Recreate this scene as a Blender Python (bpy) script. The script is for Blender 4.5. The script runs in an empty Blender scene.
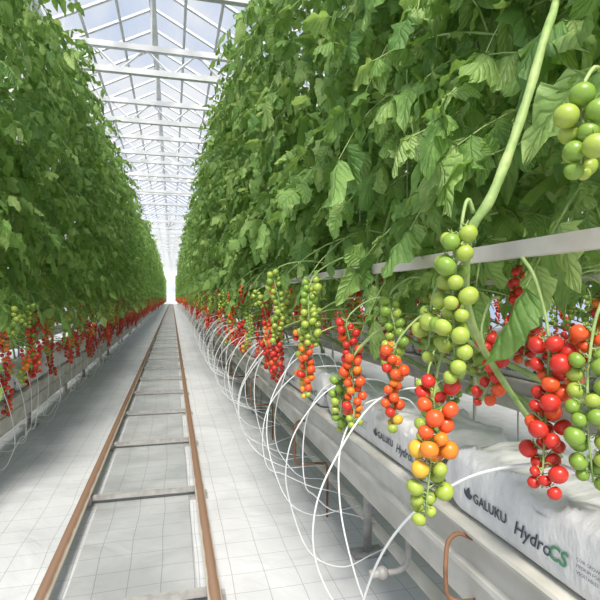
import bpy, math, random
import numpy as np
from mathutils import Vector
random.seed(7)
rng = np.random.default_rng(7)
scene = bpy.context.scene
COL = scene.collection
try:
    scene.view_settings.view_transform = 'Standard'
except Exception:
    pass

# ------------------------------------------------------------------ helpers
def tag(o, label, cat, group=None, kind=None):
    o["label"] = label
    o["category"] = cat
    if group: o["group"] = group
    if kind: o["kind"] = kind
    return o

def link(name, data, loc=(0, 0, 0), parent=None, rotz=0.0):
    o = bpy.data.objects.new(name, data)
    o.location = loc
    o.rotation_euler = (0, 0, rotz)
    if parent is not None: o.parent = parent
    COL.objects.link(o)
    return o

class MB:
    def __init__(s):
        s.v = []; s.f = []; s.m = []; s.uv = []; s.n = 0
    def add(s, V, F, mat=0, UV=None):
        V = np.asarray(V, dtype=float)
        s.v.append(V)
        s.f.append((np.asarray(F) + s.n) if not isinstance(F, list) else [tuple(i + s.n for i in f) for f in F])
        s.m += [mat] * len(F)
        s.uv.append(np.zeros((len(V), 2)) if UV is None else UV)
        s.n += len(V)
    def mesh(s, name, mats, smooth=True):
        V = np.concatenate(s.v)
        faces = []
        for f in s.f:
            faces += f.tolist() if isinstance(f, np.ndarray) else f
        me = bpy.data.meshes.new(name)
        me.from_pydata(V.tolist(), [], faces)
        for m in mats: me.materials.append(m)
        me.polygons.foreach_set("material_index", s.m)
        me.polygons.foreach_set("use_smooth", [smooth] * len(faces))
        uvl = me.uv_layers.new(name="UVMap")
        li = np.empty(len(me.loops), dtype=np.int32)
        me.loops.foreach_get("vertex_index", li)
        UV = np.concatenate(s.uv)
        uvl.data.foreach_set("uv", UV[li].ravel())
        me.update()
        return me

def norm(a):
    a = np.asarray(a, float)
    return a / (np.linalg.norm(a) + 1e-9)

def smooth_path(pts, n):
    pts = np.asarray(pts, float)
    P = np.vstack([2 * pts[0] - pts[1], pts, 2 * pts[-1] - pts[-2]])
    out = []
    seg = len(pts) - 1
    for k in range(n + 1):
        t = k / n * seg
        i = min(int(t), seg - 1); u = t - i
        p0, p1, p2, p3 = P[i], P[i + 1], P[i + 2], P[i + 3]
        out.append(0.5 * ((2 * p1) + (-p0 + p2) * u + (2 * p0 - 5 * p1 + 4 * p2 - p3) * u * u + (-p0 + 3 * p1 - 3 * p2 + p3) * u ** 3))
    return np.array(out)

def tube(mb, pts, r, sides=6, mat=0, cap=True):
    pts = np.asarray(pts, float)
    n = len(pts)
    rr = np.full(n, r) if np.isscalar(r) else np.asarray(r, float)
    T = np.gradient(pts, axis=0)
    ref = np.array([0.13, 0.21, 1.0]) if abs(norm(T[0])[2]) < 0.8 else np.array([1.0, 0.1, 0.0])
    u = norm(np.cross(norm(T[0]), ref))
    V = []
    ang = np.linspace(0, 2 * math.pi, sides, endpoint=False) + math.pi / sides
    for i in range(n):
        t = norm(T[i])
        u = norm(u - t * np.dot(u, t))
        w = np.cross(t, u)
        V.append(pts[i] + rr[i] * (np.outer(np.cos(ang), u) + np.outer(np.sin(ang), w)))
    V = np.concatenate(V)
    F = []
    for i in range(n - 1):
        for j in range(sides):
            k = (j + 1) % sides
            F.append((i * sides + j, i * sides + k, (i + 1) * sides + k, (i + 1) * sides + j))
    if cap:
        F.append(tuple(reversed(range(sides))))
        F.append(tuple((n - 1) * sides + j for j in range(sides)))
    mb.add(V, F, mat)

def box(mb, x0, x1, y0, y1, z0, z1, mat=0):
    V = [(x0, y0, z0), (x1, y0, z0), (x1, y1, z0), (x0, y1, z0), (x0, y0, z1), (x1, y0, z1), (x1, y1, z1), (x0, y1, z1)]
    F = [(0, 3, 2, 1), (4, 5, 6, 7), (0, 1, 5, 4), (1, 2, 6, 5), (2, 3, 7, 6), (3, 0, 4, 7)]
    mb.add(V, F, mat)

def sphere_data(nu, nv, dimple=0.0, oblong=1.0):
    V = []; F = []
    for i in range(nv + 1):
        th = math.pi * i / nv
        for j in range(nu):
            ph = 2 * math.pi * j / nu
            s = math.sin(th); z = math.cos(th)
            zz = z * oblong
            if z > 0.6: zz -= dimple * ((z - 0.6) / 0.4) ** 2
            V.append((s * math.cos(ph), s * math.sin(ph), zz))
    for i in range(nv):
        for j in range(nu):
            k = (j + 1) % nu
            F.append((i * nu + j, (i + 1) * nu + j, (i + 1) * nu + k, i * nu + k))
    return np.array(V), np.array(F)

# ------------------------------------------------------------------ materials
def newmat(name):
    m = bpy.data.materials.new(name); m.use_nodes = True
    nt = m.node_tree
    b = nt.nodes["Principled BSDF"]
    return m, nt, b

def simple(name, c1, c2=None, rough=0.5, metal=0.0, scale=8.0, bump=0.0, coat=0.0, detail=4, stretch=None, spec=None):
    m, nt, b = newmat(name)
    b.inputs["Roughness"].default_value = rough
    b.inputs["Metallic"].default_value = metal
    if spec is not None: b.inputs["Specular IOR Level"].default_value = spec
    if coat: b.inputs["Coat Weight"].default_value = coat
    tc = nt.nodes.new("ShaderNodeTexCoord")
    no = nt.nodes.new("ShaderNodeTexNoise"); no.inputs["Scale"].default_value = scale; no.inputs["Detail"].default_value = detail
    if stretch:
        mp = nt.nodes.new("ShaderNodeMapping"); mp.inputs["Scale"].default_value = stretch
        nt.links.new(tc.outputs["Object"], mp.inputs[0]); nt.links.new(mp.outputs[0], no.inputs["Vector"])
    else:
        nt.links.new(tc.outputs["Object"], no.inputs["Vector"])
    cr = nt.nodes.new("ShaderNodeValToRGB")
    cr.color_ramp.elements[0].position = 0.35; cr.color_ramp.elements[1].position = 0.65
    cr.color_ramp.elements[0].color = (*c1, 1); cr.color_ramp.elements[1].color = (*(c2 or c1), 1)
    nt.links.new(no.outputs["Fac"], cr.inputs["Fac"])
    nt.links.new(cr.outputs["Color"], b.inputs["Base Color"])
    if bump:
        bp = nt.nodes.new("ShaderNodeBump"); bp.inputs["Strength"].default_value = bump
        bp.inputs["Distance"].default_value = 0.01
        nt.links.new(no.outputs["Fac"], bp.inputs["Height"])
        nt.links.new(bp.outputs["Normal"], b.inputs["Normal"])
    return m

def leaf_material():
    m, nt, b = newmat("tomato_leaf_green")
    N = nt.nodes; L = nt.links
    uv = N.new("ShaderNodeUVMap"); sp = N.new("ShaderNodeSeparateXYZ"); L.new(uv.outputs["UV"], sp.inputs[0])
    def math_(op, a, bb=None):
        n = N.new("ShaderNodeMath"); n.operation = op
        for i, x in enumerate((a, bb)):
            if x is None: continue
            if isinstance(x, (int, float)): n.inputs[i].default_value = x
            else: L.new(x, n.inputs[i])
        return n.outputs[0]
    au = math_('ABSOLUTE', math_('SUBTRACT', math_('FRACT', sp.outputs[0]), 0.5))
    side = math_('SINE', math_('MULTIPLY', math_('SUBTRACT', sp.outputs[1], math_('MULTIPLY', au, 0.5)), 40.0))
    sv = math_('POWER', math_('MULTIPLY', math_('ADD', side, 1.0), 0.5), 3.0)
    mid = math_('SUBTRACT', 1.0, math_('MINIMUM', math_('MULTIPLY', au, 22.0), 1.0))
    vein = math_('MAXIMUM', math_('MULTIPLY', sv, 0.6), mid)
    tc = N.new("ShaderNodeTexCoord"); no = N.new("ShaderNodeTexNoise"); no.inputs["Scale"].default_value = 7.5; no.inputs["Detail"].default_value = 4
    L.new(tc.outputs["Object"], no.inputs["Vector"])
    wn = N.new("ShaderNodeTexWhiteNoise"); wn.noise_dimensions = '1D'; L.new(math_('FLOOR', sp.outputs[0]), wn.inputs["W"])
    f = math_('ADD', math_('MULTIPLY', no.outputs["Fac"], 0.56), math_('MULTIPLY', wn.outputs["Value"], 0.44))
    cr = N.new("ShaderNodeValToRGB"); e = cr.color_ramp.elements
    e[0].position = 0.25; e[0].color = (0.10, 0.23, 0.055, 1)
    e[1].position = 0.76; e[1].color = (0.47, 0.63, 0.22, 1)
    k = cr.color_ramp.elements.new(0.5); k.color = (0.23, 0.41, 0.102, 1)
    L.new(f, cr.inputs["Fac"])
    mx = N.new("ShaderNodeMix"); mx.data_type = 'RGBA'
    L.new(math_('MULTIPLY', vein, 0.12), mx.inputs[0]); L.new(cr.outputs["Color"], mx.inputs[6]); mx.inputs[7].default_value = (0.46, 0.62, 0.27, 1)
    L.new(mx.outputs[2], b.inputs["Base Color"])
    b.inputs["Roughness"].default_value = 0.5
    fine = N.new("ShaderNodeTexNoise"); fine.inputs["Scale"].default_value = 45; fine.inputs["Detail"].default_value = 3; L.new(tc.outputs["Object"], fine.inputs["Vector"])
    bp = N.new("ShaderNodeBump"); bp.inputs["Strength"].default_value = 0.8; bp.inputs["Distance"].default_value = 0.006
    L.new(math_('SUBTRACT', math_('MULTIPLY', fine.outputs["Fac"], 1.4), vein), bp.inputs["Height"]); L.new(bp.outputs["Normal"], b.inputs["Normal"])
    tr = N.new("ShaderNodeBsdfTranslucent")
    mc = N.new("ShaderNodeMix"); mc.data_type = 'RGBA'; mc.inputs[0].default_value = 0.5
    L.new(mx.outputs[2], mc.inputs[6]); mc.inputs[7].default_value = (0.60, 0.84, 0.13, 1)
    L.new(mc.outputs[2], tr.inputs["Color"])
    ms = N.new("ShaderNodeMixShader"); ms.inputs[0].default_value = 0.40
    L.new(b.outputs[0], ms.inputs[1]); L.new(tr.outputs[0], ms.inputs[2])
    L.new(ms.outputs[0], N["Material Output"].inputs["Surface"])
    return m

M_leaf = leaf_material()
M_stem = simple("green_stem", (0.22, 0.34, 0.10), (0.38, 0.49, 0.18), 0.6, scale=28, bump=0.3)
TCOL = [((0.16, 0.29, 0.035), (0.24, 0.37, 0.05)), ((0.28, 0.39, 0.05), (0.38, 0.46, 0.075)), ((0.62, 0.44, 0.05), (0.76, 0.38, 0.03)),
        ((0.80, 0.18, 0.018), (0.80, 0.25, 0.02)), ((0.70, 0.07, 0.015), (0.76, 0.11, 0.018)), ((0.50, 0.020, 0.015), (0.62, 0.035, 0.016))]
TN = ["dark_green", "pale_green", "turning_yellow", "orange", "red_orange", "red"]
M_tom = []
for n_, (a, b_) in zip(TN, TCOL):
    m = simple("tomato_skin_" + n_, a, b_, 0.38, scale=25, coat=0.1, detail=2)
    M_tom.append(m)
M_string = simple("white_twine", (0.75, 0.78, 0.75), None, 0.8)
M_white = simple("cream_painted_steel", (0.52, 0.49, 0.42), (0.68, 0.66, 0.58), 0.9, scale=6, spec=0.1)
M_roof = simple("white_roof_steel", (0.60, 0.61, 0.62), (0.70, 0.71, 0.72), 0.5, scale=3)
M_gut = simple("worn_gutter_enamel", (0.46, 0.45, 0.40), (0.66, 0.65, 0.605), 0.9, scale=4, stretch=(2, 1.2, 2), detail=8, spec=0.12)
M_hose = simple("white_drip_hose", (0.74, 0.76, 0.76), None, 0.45)
M_rust = simple("rusty_pipe", (0.14, 0.06, 0.03), (0.27, 0.14, 0.075), 0.7, scale=14, bump=0.3)
M_galv = simple("galvanised_steel", (0.30, 0.29, 0.28), (0.44, 0.43, 0.41), 0.6, metal=0.2, scale=20)
M_navy = simple("navy_print", (0.05, 0.065, 0.09), None, 0.5)
M_grn = simple("green_print", (0.07, 0.26, 0.13), None, 0.5)
M_bag = simple("white_plastic_sleeve", (0.62, 0.63, 0.63), (0.76, 0.765, 0.76), 0.45, scale=12, bump=1.0, detail=6, stretch=(1, 1.8, 1), spec=0.35)
M_wall = simple("pale_wall_panel", (0.75, 0.78, 0.82), (0.82, 0.84, 0.88), 0.7, scale=1)

def rail_material():
    m, nt, b = newmat("worn_rail_paint")
    N = nt.nodes; L = nt.links
    g = N.new("ShaderNodeNewGeometry"); sp = N.new("ShaderNodeSeparateXYZ"); L.new(g.outputs["Normal"], sp.inputs[0])
    tc = N.new("ShaderNodeTexCoord"); no = N.new("ShaderNodeTexNoise"); no.inputs["Scale"].default_value = 9; no.inputs["Detail"].default_value = 5
    L.new(tc.outputs["Object"], no.inputs["Vector"])
    ad = N.new("ShaderNodeMath"); ad.operation = 'MULTIPLY_ADD'; L.new(no.outputs["Fac"], ad.inputs[0]); ad.inputs[1].default_value = 0.35; L.new(sp.outputs[2], ad.inputs[2])
    cr = N.new("ShaderNodeValToRGB"); cr.color_ramp.elements[0].position = 0.48; cr.color_ramp.elements[1].position = 0.78
    cr.color_ramp.elements[0].color = (0.46, 0.42, 0.35, 1); cr.color_ramp.elements[1].color = (0.175, 0.10, 0.058, 1)
    L.new(ad.outputs[0], cr.inputs["Fac"]); L.new(cr.outputs["Color"], b.inputs["Base Color"])
    b.inputs["Roughness"].default_value = 0.6
    return m
M_rail = rail_material()

def ground_material(name, c1, c2, line, cell, lw, strength=0.6, rough=0.8):
    m, nt, b = newmat(name)
    N = nt.nodes; L = nt.links
    tc = N.new("ShaderNodeTexCoord")
    nw = N.new("ShaderNodeTexNoise"); nw.inputs["Scale"].default_value = 1.6; nw.inputs["Detail"].default_value = 1; L.new(tc.outputs["Object"], nw.inputs["Vector"])
    sc = N.new("ShaderNodeVectorMath"); sc.operation = 'MULTIPLY_ADD'
    L.new(nw.outputs["Color"], sc.inputs[0]); sc.inputs[1].default_value = (0.045, 0.045, 0); L.new(tc.outputs["Object"], sc.inputs[2])
    sp = N.new("ShaderNodeSeparateXYZ"); L.new(sc.outputs[0], sp.inputs[0])
    outs = []
    for i in (0, 1):
        a = N.new("ShaderNodeMath"); a.operation = 'DIVIDE'; L.new(sp.outputs[i], a.inputs[0]); a.inputs[1].default_value = cell
        fr = N.new("ShaderNodeMath"); fr.operation = 'FRACT'; L.new(a.outputs[0], fr.inputs[0])
        lt = N.new("ShaderNodeMath"); lt.operation = 'LESS_THAN'; L.new(fr.outputs[0], lt.inputs[0]); lt.inputs[1].default_value = lw
        outs.append(lt.outputs[0])
    mxm = N.new("ShaderNodeMath"); mxm.operation = 'MAXIMUM'; L.new(outs[0], mxm.inputs[0]); L.new(outs[1], mxm.inputs[1])
    n2 = N.new("ShaderNodeTexNoise"); n2.inputs["Scale"].default_value = 2.8; n2.inputs["Detail"].default_value = 4; n2.inputs["Distortion"].default_value = 0.6; L.new(tc.outputs["Object"], n2.inputs["Vector"])
    cr = N.new("ShaderNodeValToRGB"); cr.color_ramp.elements[0].position = 0.35; cr.color_ramp.elements[1].position = 0.62
    cr.color_ramp.elements[0].color = (*c1, 1); cr.color_ramp.elements[1].color = (*c2, 1); L.new(n2.outputs["Fac"], cr.inputs["Fac"])
    mx = N.new("ShaderNodeMix"); mx.data_type = 'RGBA'; mu = N.new("ShaderNodeMath"); mu.operation = 'MULTIPLY'; L.new(mxm.outputs[0], mu.inputs[0]); mu.inputs[1].default_value = strength
    L.new(mu.outputs[0], mx.inputs[0]); L.new(cr.outputs["Color"], mx.inputs[6]); mx.inputs[7].default_value = (*line, 1)
    L.new(mx.outputs[2], b.inputs["Base Color"]); b.inputs["Roughness"].default_value = rough
    bp = N.new("ShaderNodeBump"); bp.inputs["Strength"].default_value = 0.7; bp.inputs["Distance"].default_value = 0.035
    L.new(n2.outputs["Fac"], bp.inputs["Height"]); L.new(bp.outputs["Normal"], b.inputs["Normal"])
    return m
M_floor = ground_material("white_woven_ground_cover", (0.50, 0.51, 0.525), (0.575, 0.585, 0.60), (0.12, 0.125, 0.13), 0.125, 0.024, 0.5)
M_strip = ground_material("grey_gridded_strip", (0.31, 0.32, 0.325), (0.40, 0.41, 0.415), (0.10, 0.10, 0.105), 0.125, 0.028, 0.5, 0.45)  # strip between the rails: darker grey than the floor, similar grid

def glass_material():
    m = bpy.data.materials.new("roof_glass"); m.use_nodes = True
    nt = m.node_tree; nt.nodes.clear()
    o = nt.nodes.new("ShaderNodeOutputMaterial"); t = nt.nodes.new("ShaderNodeBsdfTransparent"); t.inputs[0].default_value = (0.96, 0.97, 0.99, 1)
    g = nt.nodes.new("ShaderNodeBsdfDiffuse"); g.inputs["Color"].default_value = (0.88, 0.90, 0.95, 1)
    mx = nt.nodes.new("ShaderNodeMixShader"); mx.inputs[0].default_value = 0.06
    nt.links.new(t.outputs[0], mx.inputs[1]); nt.links.new(g.outputs[0], mx.inputs[2]); nt.links.new(mx.outputs[0], o.inputs[0])
    return m
M_glass = glass_material()

# ------------------------------------------------------------------ leaf builders
_T = {}
def leaf_grid(nt, nw, kind=0):
    key = (nt, nw, kind)
    if key in _T: return _T[key]
    t = np.linspace(0, 1, nt + 1); w = np.linspace(-1, 1, nw + 1)
    T, W = np.meshgrid(t, w, indexing='ij'); T = T.ravel(); W = W.ravel()
    F = []
    for i in range(nt):
        for j in range(nw):
            a = i * (nw + 1) + j
            F.append((a, a + 1, a + nw + 2, a + nw + 1))
    hw = np.sin(np.pi * np.clip(T, 0, 1) ** (0.62, 0.72, 0.58)[kind]) ** 0.58
    edge = np.abs(W) ** 2
    if nt >= 6:
        hw = hw * (1 + edge * (0.14 * np.sin(2 * np.pi * (2.6, 2.1, 3.1)[kind] * T + (0.5, 2.0, 4.0)[kind]) + 0.07 * np.where((np.round(T * nt).astype(int) % 2) == 0, 1, -1)))
    elif nt >= 4:
        hw = hw * (1 + edge * 0.10 * np.where((np.round(T * nt).astype(int) % 2) == 0, 1, -1))
    _T[key] = (T, W, hw, np.array(F), np.stack([(W + 1) / 2 * 0.98 + 0.01, T], 1))
    return _T[key]

DOWN = np.array([0, 0, -1.0])
LC = [0]
def leaflet(mb, base, a, nrm, L, Wd, nt, nw, r):
    T, W, hw, F, UV = leaf_grid(nt, nw, r.randint(0, 2))
    a = norm(a); s = norm(np.cross(a, nrm)); n = np.cross(s, a)
    fold = r.uniform(-0.4, 1.0); ph = r.uniform(0, 6.3); dr = r.uniform(0.1, 0.75); curl = r.uniform(-0.2, 0.6)
    P = base + np.outer(T * L, a) + np.outer(W * hw * Wd * 0.5, s)
    P += np.outer(-np.abs(W) ** 1.5 * hw * Wd * 0.5 * fold + np.sin(T * 14 + ph + W * 2.2) * (0.3 + np.abs(W)) * Wd * 0.09 - T ** 2 * L * curl, n)
    P += np.outer(T ** 2 * L * dr, DOWN)
    P += np.outer(np.sin(T * 3 + ph) * T * L * 0.16, s)
    LC[0] += 1
    U = UV.copy(); U[:, 0] += LC[0] % 97
    mb.add(P, F, 0, U)

def rng_vec(r, k): return np.array([r.uniform(-k, k) for _ in range(3)])

def compound_leaf(mb, base, az, L, nt, nw, r, pairs=4, scale=1.0, pitch=None):
    o = np.array([math.cos(az), math.sin(az), 0.0])
    if pitch is None: pitch = r.uniform(-0.5, 0.7)
    d = norm(o * math.cos(pitch) + np.array([0, 0, math.sin(pitch)]))
    droop = r.uniform(0.2, 1.1)
    side = np.array([-math.sin(az), math.cos(az), 0])
    sway = r.uniform(-0.35, 0.35)
    def P(s): return base + d * L * s + DOWN * L * droop * s * s + side * L * sway * s * s
    ss = np.linspace(0, 1, 6 if nt > 3 else 4)
    tube(mb, [P(s) for s in ss], np.linspace(0.0045, 0.0018, len(ss)), 4, 1, cap=False)
    roll = r.uniform(-1.1, 1.1)
    lsz = r.uniform(0.62, 1.22)
    def fr(s):
        t = norm(P(s + 0.02) - P(s - 0.02))
        sd = norm(side + np.array([0, 0, roll]))
        n = norm(np.cross(t, sd)); 
        if n[2] < 0: n = -n
        return t, sd, n
    for i in range(pairs):
        s = 0.26 + 0.68 * i / max(1, pairs - 1) * 0.95
        t, sd, n = fr(s)
        sz = lsz * scale * (0.063 + 0.027 * s) * r.uniform(0.62, 1.25)
        for sg in (-1, 1):
            a = sd * sg * 0.85 + t * r.uniform(0.1, 0.8) + DOWN * r.uniform(-0.2, 0.9) + rng_vec(r, 0.3)
            nn = n + sd * sg * 0.15 + rng_vec(r, 0.8)
            leaflet(mb, P(s + r.uniform(-0.04, 0.04)), a, nn, sz * r.uniform(0.8, 1.2), sz * r.uniform(0.64, 0.88), nt, nw, r)
    t, sd, n = fr(0.98)
    leaflet(mb, P(1.0), t + rng_vec(r, 0.3), n + rng_vec(r, 0.4), lsz * scale * 0.095 * r.uniform(0.85, 1.2), lsz * scale * 0.080, nt, nw, r)

STEM_PTS = [(0.06, -0.72, -0.01), (0.04, -0.6, 0.09), (-0.03, -0.3, 0.17), (-0.09, -0.05, 0.27), (-0.08, 0.1, 0.48), (0.0, 0.06, 0.85), (0.02, 0.02, 1.2), (-0.03, 0.0, 1.8), (0.02, 0.02, 2.6), (0.0, 0.0, 3.35)]
def foliage(mb, r, n, nt, nw, pairs, zlo=0.60, zhi=3.30, scale=1.0, low=7, lowmin=0.28, front=0, short=1.0):
    for i in range(n):
        z = zlo + (zhi - zlo) * (i + r.random()) / n
        az = r.uniform(0, 2 * math.pi)
        b = np.array([0.05 * math.cos(az), 0.18 * r.uniform(-1, 1), z])
        compound_leaf(mb, b, az, short * r.choice([r.uniform(0.14, 0.24), r.uniform(0.22, 0.34), r.uniform(0.26, 0.40)]), nt, nw, r, pairs, scale)
    for i in range(low):
        z = r.uniform(lowmin, 0.62)
        compound_leaf(mb, np.array([0.06, 0.24 * r.uniform(-1, 1), z]), r.uniform(-1.5, 1.5), r.uniform(0.10, 0.22), nt, nw, r, max(2, pairs - 1), scale * 0.8)
    for i in range(front):
        compound_leaf(mb, np.array([-0.05, 0.24 * r.uniform(-1, 1), r.uniform(0.46, 0.60)]), math.pi + r.uniform(-1.0, 1.0), r.uniform(0.10, 0.18), nt, nw, r, max(2, pairs - 1), scale * 0.8, r.uniform(-0.4, 0.2))

# ------------------------------------------------------------------ trusses
def gen_truss(stem_pt, top, L, n, rad, pal, r, lean=(0, 0)):
    stem_pt = np.array(stem_pt, float); top = np.array(top, float)
    mid = (stem_pt + top) / 2 + np.array([0, 0, 0.03])
    pts = [stem_pt, mid, top, top + np.array([lean[0] * L * 0.5 + r.uniform(-.02, .02), lean[1] * L * 0.5 + r.uniform(-.02, .02), -L * 0.5]),
           top + np.array([lean[0] * L, lean[1] * L, -L])]
    path = smooth_path(pts, 16)
    toms = []
    hang = path[8:]
    a0 = r.uniform(0, 6.28)
    for i in range(n):
        s = min(0.99, max(0.01, (i + 0.5 + r.uniform(-0.35, 0.35)) / n))
        q = s * (len(hang) - 1); k = min(int(q), len(hang) - 2)
        p = hang[k] + (hang[k + 1] - hang[k]) * (q - k)
        az = a0 + i * math.pi + r.uniform(-1.0, 1.0)
        rr = rad * r.uniform(0.79, 1.15) * (1.0 if s < 0.85 else 0.82)
        c = p + np.array([math.cos(az), math.sin(az), 0]) * rr * r.uniform(1.1, 1.6) + DOWN * rr * 0.4
        toms.append([p, c, rr, pal(s, r)])
    for it in range(25):
        for i in range(n):
            for j in range(i + 1, n):
                dv = toms[j][1] - toms[i][1]; dist = np.linalg.norm(dv); need = (toms[i][2] + toms[j][2]) * 1.0
                if dist < need:
                    m = dv / (dist + 1e-6) * (need - dist) * 0.5
                    toms[i][1] = toms[i][1] - m; toms[j][1] = toms[j][1] + m
    return path, toms

def truss_stalk(mb, path, toms, mat=0, sides=5, calyx=True):
    tube(mb, path, np.linspace(0.0038, 0.0018, len(path)), sides, mat)
    for p, c, rr, ci in toms:
        d = norm(p - c); top = c + norm(d + np.array([0, 0, 0.8])) * rr * 0.93
        q = (p + top) / 2 + np.array([0, 0, 0.004])
        tube(mb, [p, q, top], 0.0013, 4, mat, cap=False)
        if calyx:
            ax = norm(top - c); u = norm(np.cross(ax, [0.3, 1, 0.2])); w = np.cross(ax, u)
            V = []; F = []
            for k in range(5):
                a = k * 2 * math.pi / 5
                e = math.cos(a) * u + math.sin(a) * w; sd = -math.sin(a) * u + math.cos(a) * w
                b = len(V)
                V += [top + ax * 0.001 - sd * rr * .1, top + ax * 0.001 + sd * rr * .1, top + e * rr * .55 + sd * rr * .07 + ax * rr * 0.05, top + e * rr * .9 + ax * rr * .22, top + e * rr * .55 - sd * rr * .07 + ax * rr * 0.05]
                F.append((b, b + 1, b + 2, b + 3, b + 4))
            mb.add(V, F, mat)

SPH_HI = sphere_data(22, 14, 0.12, 0.95)
SPH_LO = sphere_data(10, 7, 0.0, 0.96)
SPH_XLO = sphere_data(6, 4, 0.0, 0.96)
TOM_MESH = []
for i in range(6):
    mb = MB(); mb.add(SPH_HI[0], SPH_HI[1], 0)
    TOM_MESH.append(mb.mesh("tomato", [M_tom[i]]))
def rot_to(d):
    return Vector(d).to_track_quat('Z', 'Y').to_euler()

def pal_green(s, r): return 0 if r.random() < 0.4 else 1
def pal_red(s, r): return 5 if r.random() < 0.82 else 4
def pal_ripening(s, r):
    t = s + r.uniform(-0.10, 0.10)
    return 5 if t < 0.14 else 4 if t < 0.38 else 3 if t < 0.56 else 2 if t < 0.64 else 1
def pal_orange(s, r): return r.choice([4, 4, 3, 4, 5]) if s < 0.8 else r.choice([3, 2, 1])
def pal_topred(s, r): return 4 if s < 0.15 else r.choice([0, 1, 1])

def build_truss_objects(parent, stem_pt, top, L, n, rad, pal, r, lean=(0, 0)):
    path, toms = gen_truss(stem_pt, top, L, n, rad, pal, r, lean)
    mb = MB(); truss_stalk(mb, path, toms)
    t = link("fruit_truss", mb.mesh("fruit_truss", [M_stem]), parent=parent)
    for p, c, rr, ci in toms:
        o = link("tomato", TOM_MESH[ci], loc=c, parent=t)
        o.scale = (rr, rr, rr * r.uniform(0.90, 1.06))
        d = norm(p - c) + np.array([0, 0, 0.8])
        o.rotation_euler = rot_to(d)
        o["label"] = {0: "unripe green tomato", 1: "pale green tomato", 2: "yellow turning tomato", 3: "orange tomato", 4: "orange-red tomato", 5: "ripe red tomato"}[ci]
    return t

# ------------------------------------------------------------------ plant variants
GT = 0.590            # top of the gutters
ROWZ = 0.735
ROWZ_L = 0.600
def random_trusses(r, count=3, back=0, drop=0.0):
    res = []
    slots = [(0.36, 0.52, pal_green), (0.14, 0.27, r.choice([pal_orange, pal_ripening, pal_red])), (0.06, 0.2, r.choice([pal_orange, pal_red, pal_red])),
             (0.22, 0.44, r.choice([pal_green, pal_orange])), (0.05, 0.16, pal_red), (0.3, 0.47, r.choice([pal_green, pal_red])), (0.02, 0.14, pal_red), (0.03, 0.16, pal_red)]
    for k in range(count + back):
        if k < count:
            lo, hi, pal = slots[k % 8]
            x = r.uniform(-0.35, -0.17)
        else:
            lo, hi, pal = 0.20, 0.54, r.choice([pal_green, pal_green, pal_red, pal_orange])
            x = r.uniform(-0.08, 0.25)
        y = (-0.2, 0.02, 0.2, 0.1, -0.08, 0.24)[k % 6] + r.uniform(-0.09, 0.09)
        z = r.uniform(lo, hi)
        n = r.randint(9, 22)
        res.append(((-0.08, 0.1, z + 0.03), (x, y, z), n * 0.0126, n, r.uniform(0.0130, 0.0162), pal, (r.uniform(-.25, .25), r.uniform(-.25, .25))))
    return res

NEAR_F = []
for k in range(5):
    r = random.Random(130 + k % 4 + (7 if k == 4 else 0)); mb = MB()
    if k == 0:
        foliage(mb, r, 72, 10, 4, 4, 0.68, 1.75, 1.10, 0, 0.46, 0, 0.92)
    else:
        foliage(mb, r, 66, 9, 4, 4, 0.61, 1.75, 1.0, 3, 0.42, 5)
    foliage(mb, r, 48, 5, 2, 4, 1.75, 3.30, 1.0, 0)
    NEAR_F.append(mb.mesh("foliage", [M_leaf, M_stem]))
MID = []
for k in range(5):
    r = random.Random(200 + k); mb = MB()
    foliage(mb, r, 108, 4, 2, 4, 0.54, low=4, front=5)
    fm = mb.mesh("foliage", [M_leaf, M_stem])
    ts = []
    for td in random_trusses(r, 8, 2):
        path, toms = gen_truss(*td[:6], r, td[6]); mb = MB(); truss_stalk(mb, path, toms, 0, 4, False)
        for p, c, rr, ci in toms: mb.add(SPH_LO[0] * rr + c, SPH_LO[1], ci + 1)
        ts.append(mb.mesh("fruit_truss", [M_stem] + M_tom))
    MID.append((fm, ts))
def far_plant(mb, r, off=np.zeros(3), n=64, sc=1.3, flip=1):
    k0 = len(mb.v)
    foliage(mb, r, n, 2, 2, 3, 0.54, scale=sc, low=3)
    tube(mb, STEM_PTS, 0.008, 4, 1)
    for td in random_trusses(r, 7, 1):
        path, toms = gen_truss(*td[:6], r, td[6])
        for p, c, rr, ci in toms: mb.add(SPH_XLO[0] * rr * 1.15 + c, SPH_XLO[1], ci + 2)
    for i in range(k0, len(mb.v)):
        mb.v[i] = mb.v[i] * np.array([flip, flip, 1]) + off
FAR = []
for k in range(4):
    mb = MB(); far_plant(mb, random.Random(300 + k)); FAR.append(mb.mesh("tomato_plant", [M_leaf, M_stem] + M_tom))
mb = MB(); tube(mb, smooth_path(STEM_PTS, 36), np.linspace(0.0085, 0.005, 37), 7, 0); STEM_ME = mb.mesh("stem", [M_stem])
mb = MB(); tube(mb, [(0.01, 0.02, 0.5), (0.0, 0.0, 2.0), (0.0, 0.0, 3.55)], 0.0016, 4, 0); STRING_ME = mb.mesh("support_string", [M_string])

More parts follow.
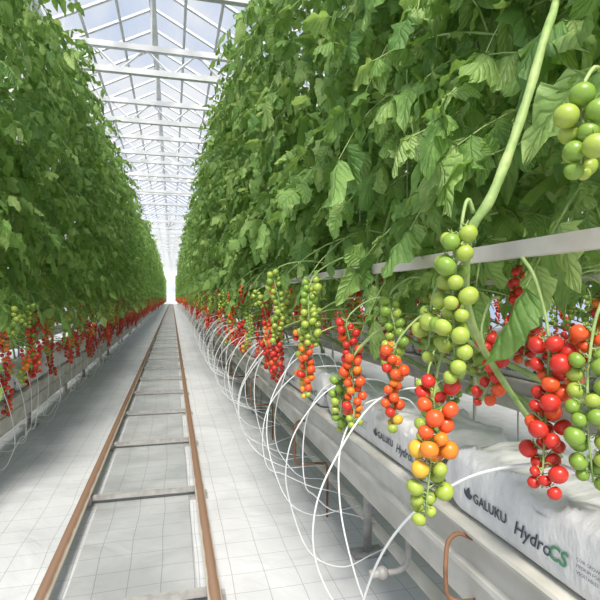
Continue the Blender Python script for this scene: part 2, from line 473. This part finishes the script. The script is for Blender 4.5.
PLAB = "tall vine tomato plant strung up from its grow bag"
def plant_near(x, y, rot, k, trusses=None, stem=True, fol=None):
    r = random.Random(1000 + k)
    e = link("tomato_plant", None, (x, y, ROWZ if x > 0 else ROWZ_L), rotz=rot); e.empty_display_size = 0.1
    tag(e, "leafy tomato plant with hanging green and red trusses beside the aisle", "tomato plant", "tomato plants in the crop rows")
    link("foliage", NEAR_F[1 + k % 4 if fol is None else fol], parent=e)
    if stem: link("stem", STEM_ME, parent=e)
    link("support_string", STRING_ME, parent=e)
    if trusses is None:
        for td in random_trusses(r, 6, 2): build_truss_objects(e, *td[:6], r, td[6])
    return e
def plant_mid(x, y, rot, k):
    r = random.Random(2000 + k)
    e = link("tomato_plant", None, (x, y, ROWZ if x > 0 else ROWZ_L), rotz=rot)
    tag(e, PLAB, "tomato plant", "tomato plants in the crop rows")
    s = r.uniform(0.95, 1.05); e.scale = (1, 1, s)
    fm, ts = MID[k % 5]
    link("foliage", fm, parent=e); link("stem", STEM_ME, parent=e); link("support_string", STRING_ME, parent=e)
    for i, t in enumerate(ts):
        if x > 0 and i in (6, 7): continue
        link("fruit_truss", t, parent=e)
def plant_far(x, y, rot, k):
    o = link("tomato_plant", FAR[k % 4], (x, y, ROWZ if x > 0 else ROWZ_L), rotz=rot)
    o.scale = (random.uniform(0.9, 1.12), 1, random.uniform(0.94, 1.06))
    tag(o, PLAB, "tomato plant", "tomato plants in the crop rows")

XR, XL, XR2, XR3, XL2 = 0.87, -1.18, 2.22, 3.65, -2.66
HERO = {
 0: [((0.62, 0.60, 1.42), (0.548, 0.578, 1.375), 0.10, 14, 0.0146, pal_green, (0, 0)),
     ((0.72, 0.66, 1.12), (0.660, 0.665, 1.05), 0.25, 22, 0.0148, pal_topred, (0, 0))],
 1: [((0.470, 0.71, 1.235), (0.442, 0.700, 1.215), 0.235, 26, 0.0143, pal_green, (-0.04, 0.0)),
     ((0.50, 0.80, 1.12), (0.428, 0.765, 1.10), 0.10, 7, 0.0138, pal_green, (-0.10, 0.0)),
     ((0.50, 0.78, 1.06), (0.424, 0.745, 0.968), 0.235, 25, 0.0143, pal_ripening, (-0.06, 0.05)),
     ((0.60, 0.76, 1.17), (0.622, 0.720, 1.030), 0.255, 31, 0.0145, pal_red, (-0.05, 0))],
 2: [((0.74, 1.02, 1.10), (0.655, 0.960, 1.02), 0.15, 14, 0.0144, pal_red, (0, 0)),
     ((0.70, 1.15, 1.08), (0.565, 1.200, 0.975), 0.21, 22, 0.0147, pal_orange, (-.05, 0)),
     ((0.70, 1.15, 1.05), (0.60, 1.10, 0.90), 0.16, 13, 0.0148, pal_green, (0, 0)),
     ((0.72, 1.30, 1.15), (0.60, 1.32, 1.10), 0.20, 16, 0.0146, pal_green, (0, 0))],
 3: [((0.72, 1.45, 1.02), (0.530, 1.415, 0.925), 0.21, 21, 0.0148, pal_orange, (0, 0)),
     ((0.72, 1.50, 1.02), (0.53, 1.50, 0.87), 0.20, 18, 0.0146, pal_green, (0, 0)),
     ((0.72, 1.70, 1.26), (0.490, 1.730, 1.17), 0.24, 23, 0.0148, pal_green, (0, 0)),
     ((0.72, 1.72, 1.0), (0.48, 1.75, 0.94), 0.20, 19, 0.0148, pal_orange, (0, 0)),
     ((0.72, 1.55, 1.1), (0.58, 1.62, 1.02), 0.22, 18, 0.0146, pal_red, (0, 0)),
     ((0.72, 1.85, 1.1), (0.52, 1.90, 1.00), 0.22, 16, 0.0146, pal_green, (0, 0))],
 4: [((0.72, 2.2, 1.25), (0.46, 2.26, 1.22), 0.32, 29, 0.0148, pal_green, (0, 0)),
     ((0.72, 2.2, 1.0), (0.47, 2.30, 0.93), 0.18, 16, 0.0148, pal_red, (0, 0)),
     ((0.72, 2.0, 1.05), (0.52, 2.02, 0.97), 0.24, 20, 0.0148, pal_orange, (0, 0)),
     ((0.72, 2.0, 1.15), (0.55, 1.93, 1.15), 0.22, 20, 0.0148, pal_green, (0, 0)),
     ((0.72, 2.4, 1.15), (0.50, 2.46, 1.15), 0.26, 22, 0.0148, pal_orange, (0, 0)),
     ((0.72, 2.5, 1.0), (0.49, 2.52, 0.94), 0.18, 14, 0.0148, pal_red, (0, 0))],
}
ys = [0.50, 0.88, 1.30, 1.75, 2.25]
for k, y in enumerate(ys):
    e = plant_near(XR + (0.12 if k < 2 else 0), y, 0, k, trusses=[], stem=(k != 1), fol=(0, 0, 2, 3, 1)[k])
    off = np.array(e.location)
    r = random.Random(50 + k)
    for sp_, tp, L, n, rad, pal, lean in HERO[k]:
        build_truss_objects(e, np.array(sp_) - off, np.array(tp) - off, L, n, rad, pal, r, lean)
    for td in random_trusses(r, 0, 3 if k < 2 else 6): build_truss_objects(e, *td[:6], r, td[6])
    if k == 1:
        pts = np.array([(0.86, 0.95, 0.73), (0.70, 0.90, 0.88), (0.54, 0.82, 1.05), (0.472, 0.73, 1.19), (0.497, 0.70, 1.263), (0.548, 0.705, 1.377), (0.600, 0.712, 1.52), (0.69, 0.76, 1.75), (0.85, 0.85, 2.6), (0.88, 0.85, 4.1)]) - off
        mb = MB(); tube(mb, smooth_path(pts, 54), np.concatenate([np.linspace(0.0055, 0.0082, 25), np.linspace(0.0082, 0.006, 30)]) * (1 + 0.08 * np.sin(np.arange(55) * 1.7)), 10, 0)
        link("stem", mb.mesh("stem", [M_stem]), parent=e)
k = 5
for i in range(6):
    plant_near(XR, 2.72 + i * 0.5, 0, k); k += 1
y = 5.72
while y < 50:
    x = XR + random.uniform(-.08, .06)
    (plant_mid if y < 18 else plant_far)(x, y, 0, k); y += 0.5; k += 1
for i in range(5):
    plant_near(XL, 2.8 + i * 0.5, math.pi, k); k += 1
y = 5.3
while y < 50:
    x = XL + random.uniform(-.06, .08)
    (plant_mid if y < 18 else plant_far)(x, y, math.pi, k); y += 0.5; k += 1
for i in range(20): plant_mid(XR2, 0.5 + i * 0.55, 0, k); k += 1
for i in range(18): plant_far(XR3, 1.5 + i * 0.7, 0, k); k += 1
for i in range(16): plant_far(XL2, 3.5 + i * 0.5, math.pi, k); k += 1
mb = MB(); rr_ = random.Random(9)
y = 50.3
while y < 80:
    far_plant(mb, rr_, np.array([XR, y, ROWZ]), 30, 1.6, 1)
    far_plant(mb, rr_, np.array([XL, y, ROWZ_L]), 30, 1.6, -1)
    y += 0.7
o = link("tomato_plant_rows", mb.mesh("tomato_plant_rows", [M_leaf, M_stem] + M_tom))
tag(o, "distant continuation of the dense green tomato plant rows", "tomato plants", None, "stuff")

# ------------------------------------------------------------------ gutters, bags
GB = 0.385
def gutter(x0, label, y1=80.0, dz=0.0):
    half = [(-0.018, GT), (-0.022, GT - .006), (-0.018, GT - .016), (-0.002, GT - .022), (0.002, 0.500), (-0.010, 0.494), (-0.011, 0.482), (0.004, 0.476), (0.008, 0.400), (0.016, GB)]
    pr = half + [(0.26 - a, b) for a, b in reversed(half)]
    mb = MB(); n = len(pr); V = []
    for yy in (-0.5, y1):
        for a, b in pr: V.append((x0 + a, yy, b + dz))
    F = [(j, n + j, n + (j + 1) % n, (j + 1) % n) for j in range(n)] + [tuple(range(n)), tuple(reversed(range(n, 2 * n)))]
    mb.add(V, F, 0)
    o = link("growing_gutter", mb.mesh("growing_gutter", [M_gut], smooth=False))
    tag(o, label, "gutter", "growing gutters")
GX = {'R': 0.65, 'L': -1.26, 'R2': 2.08, 'L2': -2.79, 'R3': 3.51}
DZL = ROWZ_L - ROWZ
DZ = {'R': 0, 'L': DZL, 'R2': 0, 'L2': DZL, 'R3': 0}
gutter(GX['R'], "long weathered off-white trough gutter carrying printed grow bags")
gutter(GX['L'], "long white trough gutter under the shaded tomato row", 80, DZL)
gutter(GX['R2'], "white raised gutter of the neighbouring row")
gutter(GX['L2'], "white raised gutter of the row beyond the shaded plants", 80, DZL)
gutter(GX['R3'], "white raised gutter of the outermost row")

BA, BB, BN, BL = 0.126, 0.074, 6.0, 0.470
def bag_scale(y):
    e = min(1.0, max(0.0, (BL - abs(y)) / 0.075))
    return 0.18 + 0.82 * math.sin(e * math.pi / 2) ** 0.65, 0.94 + 0.06 * e
def bag_mesh(seed):
    r = random.Random(seed); mb = MB(); V = []; F = []
    ny, na = 120, 72
    ph = [r.uniform(0, 6.28) for _ in range(8)]
    for i in range(ny + 1):
        u = -math.cos(math.pi * i / ny)
        y = BL * (0.5 * u + 0.5 * (2 * i / ny - 1))
        sb, sa = bag_scale(y)
        for j in range(na):
            a = 2 * math.pi * j / na
            c, s = math.cos(a), math.sin(a)
            x = BA * sa * math.copysign(abs(c) ** (2 / BN), c); z = BB * sb * math.copysign(abs(s) ** (2 / BN), s)
            if s > 0.2:
                z += 0.006 * sb * (math.sin(8 * y + ph[0] + 9 * x) + 0.9 * math.sin(29 * y + ph[1] - 23 * x) + 2.0 * (1 - abs(math.sin(19 * y + ph[3] + 26 * x))) ** 5 + 1.4 * (1 - abs(math.sin(33 * y + ph[5] - 41 * x))) ** 6)
            endw = max(0.0, 1 - (BL - abs(y)) / 0.14)
            z += 0.008 * endw * math.sin(95 * x + ph[4]) * (1 if s > 0 else 0.2)
            if s < -0.4: z = max(z, -BB * 0.97)
            if c > 0.4: x += 0.004 * math.sin(31 * y + ph[2] + z * 40)
            V.append((x, y, z))
    for i in range(ny):
        for j in range(na):
            kk = (j + 1) % na
            F.append((i * na + j, i * na + kk, (i + 1) * na + kk, (i + 1) * na + j))
    F.append(tuple(range(na))); F.append(tuple(reversed(range(ny * na, (ny + 1) * na))))
    mb.add(V, F, 0)
    return mb.mesh("grow_bag", [M_bag])
BAGS = [bag_mesh(i) for i in range(4)]

def on_bag(y, z):
    zz = min(0.97, abs(z / BB))
    return (-(BA * (1 - zz ** BN) ** (1 / BN)) - 0.0025, y, z)
def text_mesh(s, size, y0, z0, mi, shear, bold):
    mb = MB()
    cu = bpy.data.curves.new("t", 'FONT'); cu.body = s; cu.size = size; cu.shear = shear; cu.offset = bold; cu.resolution_u = 3
    ob = bpy.data.objects.new("t", cu); COL.objects.link(ob)
    dg = bpy.context.evaluated_depsgraph_get(); dg.update()
    me = bpy.data.meshes.new_from_object(ob.evaluated_get(dg))
    V = [on_bag(y0 - v.co.x, z0 + v.co.y) for v in me.vertices]
    mb.add(V, [tuple(p.vertices) for p in me.polygons], 0)
    bpy.data.objects.remove(ob); bpy.data.curves.remove(cu); bpy.data.meshes.remove(me)
    return mb.mesh("printed_lettering", [M_grn if mi else M_navy], smooth=False)
def emblem(y0, z0, s):
    mb = MB()
    for ang, L in ((0.5, 1.0), (1.25, 1.15), (2.1, 0.9)):
        V = []
        n = 8
        for i in range(n + 1):
            t = i / n; w = 0.24 * math.sin(math.pi * t)
            for sg in (-1, 1):
                dx = (t * math.cos(ang) - sg * w * math.sin(ang)) * s * L; dz = (t * math.sin(ang) + sg * w * math.cos(ang)) * s * L
                V.append(on_bag(y0 - dx, z0 + dz))
        mb.add(V, [(2 * i, 2 * i + 1, 2 * i + 3, 2 * i + 2) for i in range(n)], 0)
    return mb.mesh("printed_emblem", [M_navy], smooth=False)
TXT = []
for y0 in (0.330, -0.115):
    TXT += [("printed_lettering", text_mesh("GALUKU", 0.029, y0, -0.020, 0, 0, 0.0008)), ("printed_lettering", text_mesh("Hydro", 0.038, y0 - 0.136, -0.026, 0, 0.25, 0.0006)),
            ("printed_lettering", text_mesh("CS", 0.038, y0 - 0.228, -0.026, 1, 0.25, 0.0011)), ("printed_emblem", emblem(y0 + 0.024, -0.020, 0.025))]
for i, w_ in enumerate(("COIR GROWING", "MEDIUM FOR", "VEGETABLES")):
    TXT.append(("printed_lettering", text_mesh(w_, 0.008, 0.035, 0.000 - i * 0.011, 0, 0, 0)))
for nm, gx in GX.items():
    ymax = {'R': 80, 'L': 60, 'R2': 14, 'L2': 12, 'R3': 14}[nm]
    y = 0.655 if nm not in ('L', 'L2') else 3.2
    i = 0
    while y < ymax:
        z = GT + BB * 0.97 + DZ[nm]
        o = link("grow_bag", BAGS[i % 4], (gx + 0.13, y, z), rotz=(math.pi if nm in ('L', 'L2') else 0))
        tag(o, "white plastic grow bag with dark printed lettering on a gutter", "grow bag", "grow bags on the gutters")
        if nm in ('R', 'R2') and y < 4:
            for n_, t in TXT: link(n_, t, parent=o)
        y += 0.98; i += 1

mb = MB()
tube(mb, smooth_path([(0.0, 0, 0.560), (-0.035, 0, 0.575), (-0.060, 0, 0.560), (-0.066, 0, 0.52), (-0.066, 0, 0.47), (-0.060, 0, 0.44), (-0.035, 0, 0.425), (0.006, 0, 0.42)], 50), 0.0050, 8, 0)
BR0 = mb.mesh("gutter_bracket", [M_rust])
mb = MB()
tube(mb, smooth_path([(0.0, 0, 0.485), (-0.035, 0, 0.490), (-0.060, 0, 0.475), (-0.068, 0, 0.42), (-0.068, 0, 0.32), (-0.055, 0, 0.285), (-0.02, 0, 0.275), (0.07, 0, 0.27), (0.10, 0, 0.24), (0.10, 0, 0.0)], 60), 0.0058, 8, 0)
BR = mb.mesh("gutter_bracket", [M_rust])
y = 0.985
while y < 40:
    o = link("gutter_bracket", BR0 if y < 1.5 else BR, (GX['R'], y, 0))
    tag(o, "rusty bent pipe bracket hooked on the white gutter", "bracket", "rusty brackets under the gutters")
    y += 1.40
for dz in (0.0, DZL):
    mb = MB(); tube(mb, [(0, 0, 0), (0, 0, GB + dz)], 0.018, 10); box(mb, -0.07, 0.07, -0.04, 0.04, 0, 0.012)
    PS = mb.mesh("gutter_post", [M_galv])
    for nm in GX:
        if DZ[nm] != dz: continue
        y = 2.0
        while y < (50 if nm in 'RL' else 14):
            o = link("gutter_post", PS, (GX[nm] + (0.08 if nm in ('L', 'L2') else 0.16), y, 0)); tag(o, "galvanised post standing under the white gutter", "post", "posts under the gutters"); y += 2.7
for nm, sx in (('R', 0.20), ('L', 0.05)):
    mb = MB(); tube(mb, [(0, -0.4, 0), (0, 30, 0), (0, 79, 0)], 0.022, 12)
    for yy in range(0, 78, 3): box(mb, -0.02, 0.02, yy + 0.3, yy + 0.34, -0.105, -0.015)
    o = link("supply_pipe", mb.mesh("supply_pipe", [M_white]), (GX[nm] + sx, 0, 0.105)); tag(o, "white water supply pipe running under the gutter", "pipe", "supply pipes under the gutters")

# ------------------------------------------------------------------ hoses
def hose_set(n, seed, bmin, bmax, zs, r_, dy0, dy1):
    out = []
    for kx in range(n):
        r = random.Random(seed + kx)
        b = r.uniform(bmin, bmax); dy = r.uniform(dy0, dy1); u = r.uniform(-.02, .07); lo = r.uniform(0.06, 0.26); w = r.uniform(-.04, .04)
        pts = [(0.10, 0.0, zs), (0.04, dy * .05, zs + .05 + u), (-b * 0.45, dy * .22 + w, zs + .03 + u), (-b * 0.88, dy * .42 + w, zs - .08), (-b, dy * .60, zs - .23), (-b * 0.90, dy * .78 - w, zs - .38), (-b * 0.60, dy * .92 - w, lo + .08), (-b * .1, dy * 1.0, lo), (0.10, dy * 1.06, (lo + .13) / 2), (0.20, dy * 1.1, 0.13)]
        mb = MB(); tube(mb, smooth_path(pts, 70), r_, 7, 0)
        out.append(mb.mesh("drip_hose", [M_hose]))
    return out
HOSE_R = hose_set(11, 520, 0.14, 0.30, ROWZ, 0.0027, -0.05, 0.28)
HOSE_L = hose_set(7, 560, 0.04, 0.11, ROWZ_L, 0.0025, -0.28, 0.28)
for nm, s in (('R', 1), ('L', -1)):
    y = 1.26 if s > 0 else 3.1; i = 0
    HS = HOSE_R if s > 0 else HOSE_L
    while y < 34:
        o = link("drip_hose", HS[(i * 4 + i // 7) % len(HS)], (GX[nm] if s > 0 else GX[nm] + 0.26, y, 0), rotz=0 if s > 0 else math.pi)
        tag(o, "thin white irrigation hose arching from grow bag to floor", "hose", "drip hoses along the gutters")
        y += random.uniform(0.15, 0.25) * (1 if s > 0 else 1.5); i += 1
mb = MB(); tube(mb, smooth_path([(0.73, 0.66, 0.745), (0.675, 0.73, 0.800), (0.624, 0.79, 0.790), (0.555, 0.88, 0.735), (0.49, 0.99, 0.615), (0.445, 1.07, 0.46), (0.43, 1.14, 0.25), (0.50, 1.22, 0.07), (0.64, 1.3, 0.08), (0.85, 1.35, 0.127)], 70), 0.0030, 8, 0)
o = link("drip_hose", mb.mesh("drip_hose", [M_hose])); tag(o, "long white hose sweeping from a printed bag down to the floor", "hose", "drip hoses along the gutters")
mb = MB()
tube(mb, smooth_path([(0, 0, 0.13), (0, 0, 0.03), (-0.03, 0, 0.0), (-0.075, 0, 0)], 16), 0.009, 10)
V, F = sphere_data(12, 8); mb.add(V * 0.02 + np.array([-0.085, 0, 0]), F, 0); tube(mb, [(-0.075, 0, 0), (-0.125, 0, 0)], 0.013, 12)
o = link("drain_valve", mb.mesh("drain_valve", [M_galv]), (0.70, 1.40, 0.265)); tag(o, "small metal drain valve under the white gutter", "valve")

# ------------------------------------------------------------------ rail track
e = link("pipe_rail_track", None, (-0.145, 0, 0)); tag(e, "rust-brown pipe rail track with cross bars along the aisle", "rail track")
mb = MB(); tube(mb, [(0, -0.5, 0), (0, 20, 0), (0, 50, 0), (0, 80, 0)], 0.0235, 16); RL = mb.mesh("rail", [M_rail])
for x in (-0.285, 0.285): link("rail", RL, (x, 0, 0.078), parent=e)
mb = MB(); box(mb, -0.27, 0.27, -0.013, 0.013, 0.030, 0.052)
for sx in (-1, 1):
    box(mb, sx * 0.285 - 0.02, sx * 0.285 + 0.02, -0.03, 0.03, 0.0, 0.055); box(mb, sx * 0.285 - 0.05, sx * 0.285 + 0.05, -0.06, 0.06, 0, 0.007)
CB = mb.mesh("crossbar", [M_galv], smooth=False)
y = 1.82
while y < 79: link("crossbar", CB, (0, y, 0), parent=e); y += 1.0

# ------------------------------------------------------------------ floor, walls, roof
mb = MB(); box(mb, -9.2, 9.2, -3, 82, -0.1, 0.0)
o = link("floor", mb.mesh("floor", [M_floor], smooth=False)); tag(o, "white woven ground cover with a fine dark grid", "floor", None, "structure")
mb = MB(); box(mb, -0.235, 0.235, -1, 80, 0.0, 0.006)
o = link("ground_strip", mb.mesh("ground_strip", [M_strip], smooth=False), (-0.145, 0, 0)); tag(o, "darker grey gridded strip lying between the rails", "ground cloth")
mb = MB(); box(mb, -9.2, 9.2, 82, 82.1, 0, 5.8); o = link("wall_far", mb.mesh("wall_far", [M_wall], smooth=False)); tag(o, "pale end wall of the greenhouse", "wall", None, "structure")
for nm, x in (("wall_left", -9.2), ("wall_right", 9.1)):
    mb = MB(); box(mb, x, x + 0.1, -3, 82, 0, 5.8); o = link(nm, mb.mesh(nm, [M_glass], smooth=False)); tag(o, "glazed side wall of the greenhouse", "wall", None, "structure")
RC = -0.35; SP = 3.6; ZG, ZR = 5.8, 6.75
mb = MB()
for s in range(-2, 3):
    c = RC + s * SP
    for sg in (-1, 1):
        V = [(c, -3, ZR), (c, 82, ZR), (c + sg * SP / 2, 82, ZG), (c + sg * SP / 2, -3, ZG)]
        mb.add(V, [(0, 1, 2, 3)], 0)
o = link("ceiling", mb.mesh("ceiling", [M_glass], smooth=False)); tag(o, "pitched glass greenhouse roof", "roof", None, "structure")
mb = MB()
for s in range(-2, 3):
    c = RC + s * SP
    for sg in (-1, 1):
        tube(mb, [(c, 0, ZR - 0.02), (c + sg * SP / 2, 0, ZG - 0.02)], 0.034, 4)
RF = mb.mesh("roof_rafter", [M_roof], smooth=False)
y = 3.0
while y < 81:
    o = link("roof_rafter", RF, (0, y, 0)); tag(o, "white glazing bars crossing the pitched glass roof", "rafter", "roof glazing bars"); y += 0.8
for s in range(-2, 3):
    mb = MB(); box(mb, RC + s * SP - .06, RC + s * SP + .06, -3, 82, ZR - 0.10, ZR + 0.02)
    o = link("roof_ridge", mb.mesh("roof_ridge", [M_roof], smooth=False)); tag(o, "white ridge beam along the glass roof", "beam", "roof ridge beams")
for s in range(-2, 4):
    x = RC + (s - 0.5) * SP
    if abs(x) > 9.1: continue
    mb = MB(); box(mb, x - .09, x + .09, -3, 82, ZG - 0.14, ZG)
    o = link("roof_gutter", mb.mesh("roof_gutter", [M_roof], smooth=False)); tag(o, "white roof gutter between two glass pitches", "beam", "roof gutters")
for dx in (-1.2, -0.6, 0.6, 1.2):
    zz = ZR - abs(dx) / (SP / 2) * (ZR - ZG) - 0.06
    mb = MB(); tube(mb, [(RC + dx, -3, zz), (RC + dx, 82, zz)], 0.032, 6)
    o = link("roof_purlin", mb.mesh("roof_purlin", [M_roof])); tag(o, "slim white purlin under the glass roof", "beam", "roof purlins")
mb = MB(); z0, z1 = 5.12, 5.55
for z in (z0, z1): box(mb, -9.1, 9.1, -0.05, 0.05, z - 0.05, z + 0.05)
x = -9.0; up = True
while x < 9.0:
    a, b_ = (z0, z1) if up else (z1, z0)
    tube(mb, [(x, 0, a), (x + 0.45, 0, b_)], 0.024, 6); up = not up; x += 0.45
for s in range(-2, 4):
    x = RC + (s - 0.5) * SP
    if abs(x) < 9.1: box(mb, x - .03, x + .03, -0.03, 0.03, z1, ZG - 0.1)
    x = RC + s * SP
    if abs(x) < 9: tube(mb, [(x, 0, z1), (x, 0, ZR - 0.05)], 0.02, 6)
TR = mb.mesh("lattice_girder", [M_roof], smooth=False)
y = 4.2
while y < 81:
    o = link("lattice_girder", TR, (0, y, 0)); tag(o, "white steel lattice girder spanning beneath the glass roof", "girder", "roof girders"); y += 2.6
mb = MB(); box(mb, -0.04, 0.04, -0.04, 0.04, 0, z0 - 0.03); box(mb, -0.1, 0.1, -0.1, 0.1, 0, 0.015)
CM = mb.mesh("steel_column", [M_roof], smooth=False)
for x in (RC + 0.5 * SP, RC - 0.5 * SP):
    y = 6.8
    while y < 81:
        o = link("steel_column", CM, (x, y, 0)); tag(o, "slim white steel column holding the roof girder", "column", "roof columns"); y += 5.2

mb = MB(); box(mb, -0.011, 0.011, -0.3, 60, 1.180, 1.214)
PIPE = mb.mesh("rail_bar", [M_white], smooth=False)
mb = MB(); tube(mb, [(0.28, 0, 0), (0.28, 0, 1.10), (0.22, 0, 1.185), (0, 0, 1.198)], 0.006, 8); PM = mb.mesh("post", [M_white])
for x, n in ((0.685, 19), (2.02, 8)):
    e = link("trellis_frame", None, (x, 0, 0)); tag(e, "dull cream flat rail on slim posts among the tomato stems", "rail frame", "rail frames along the rows")
    link("rail_bar", PIPE, parent=e)
    for i in range(n): link("post", PM, (0, 1.45 + 1.5 * i, 0), parent=e)

mb = MB()
ang = np.linspace(0, 2 * math.pi, 25)
V = []; F = []
for yy, rr in ((-0.15, 0.38), (0.15, 0.38), (0.15, 0.35), (-0.15, 0.35)):
    for a in ang[:-1]: V.append((rr * math.cos(a), yy, rr * math.sin(a)))
for q in range(4):
    for j in range(24):
        kk = (j + 1) % 24; F.append((q * 24 + j, q * 24 + kk, ((q + 1) % 4) * 24 + kk, ((q + 1) % 4) * 24 + j))
mb.add(V, F, 0)
FH = mb.mesh("fan_housing", [M_galv])
e = link("circulation_fan", None, (-0.1, 31.4, 5.45)); e.scale = (0.7, 0.7, 0.7); tag(e, "round grey air circulation fan hanging below the roof", "fan")
link("housing", FH, parent=e)
mb = MB()
for q in range(5):
    a = q * 2 * math.pi / 5; c, s = math.cos(a), math.sin(a); c2, s2 = math.cos(a + .5), math.sin(a + .5)
    mb.add([(0.05 * c, -.03, .05 * s), (0.33 * c, -.05, .33 * s), (0.33 * c2, .05, .33 * s2), (0.05 * c2, .03, .05 * s2)], [(0, 1, 2, 3)], 0)
V, F = sphere_data(12, 8); mb.add(V * 0.08, F, 0)
link("blades", mb.mesh("blades", [M_galv]), parent=e)
mb = MB(); tube(mb, [(0, 0, 0.37), (0, 0, 1.7)], 0.015, 6)
link("hanger", mb.mesh("hanger", [M_galv]), parent=e)

# ------------------------------------------------------------------ light
w = bpy.data.worlds.new("sky"); scene.world = w; w.use_nodes = True
nt = w.node_tree; bg = nt.nodes["Background"]
tc = nt.nodes.new("ShaderNodeTexCoord"); no = nt.nodes.new("ShaderNodeTexNoise"); no.inputs["Scale"].default_value = 4.0; no.inputs["Detail"].default_value = 6
nt.links.new(tc.outputs["Generated"], no.inputs["Vector"])
cr = nt.nodes.new("ShaderNodeValToRGB"); cr.color_ramp.elements[0].position = 0.42; cr.color_ramp.elements[1].position = 0.60
cr.color_ramp.elements[0].color = (0.49, 0.59, 0.79, 1); cr.color_ramp.elements[1].color = (0.86, 0.87, 0.88, 1)
nt.links.new(no.outputs["Fac"], cr.inputs["Fac"]); nt.links.new(cr.outputs["Color"], bg.inputs["Color"])
bg.inputs["Strength"].default_value = 1.10
sd = bpy.data.lights.new("sun", 'SUN'); sd.energy = 6.3; sd.angle = math.radians(17); sd.color = (1.0, 0.94, 0.84)
so = bpy.data.objects.new("sun", sd); COL.objects.link(so); so.location = (0, -5, 12)
so.rotation_euler = Vector((0.11, 0.62, -0.80)).to_track_quat('-Z', 'Y').to_euler()

# ------------------------------------------------------------------ camera
cd = bpy.data.cameras.new("camera"); cd.lens = 30; cd.sensor_width = 36; cd.clip_start = 0.02; cd.clip_end = 300
co = bpy.data.objects.new("camera", cd); COL.objects.link(co)
co.location = (0, 0, 1.1); co.rotation_euler = (math.radians(89.66), 0, math.radians(-14.36))
scene.camera = co
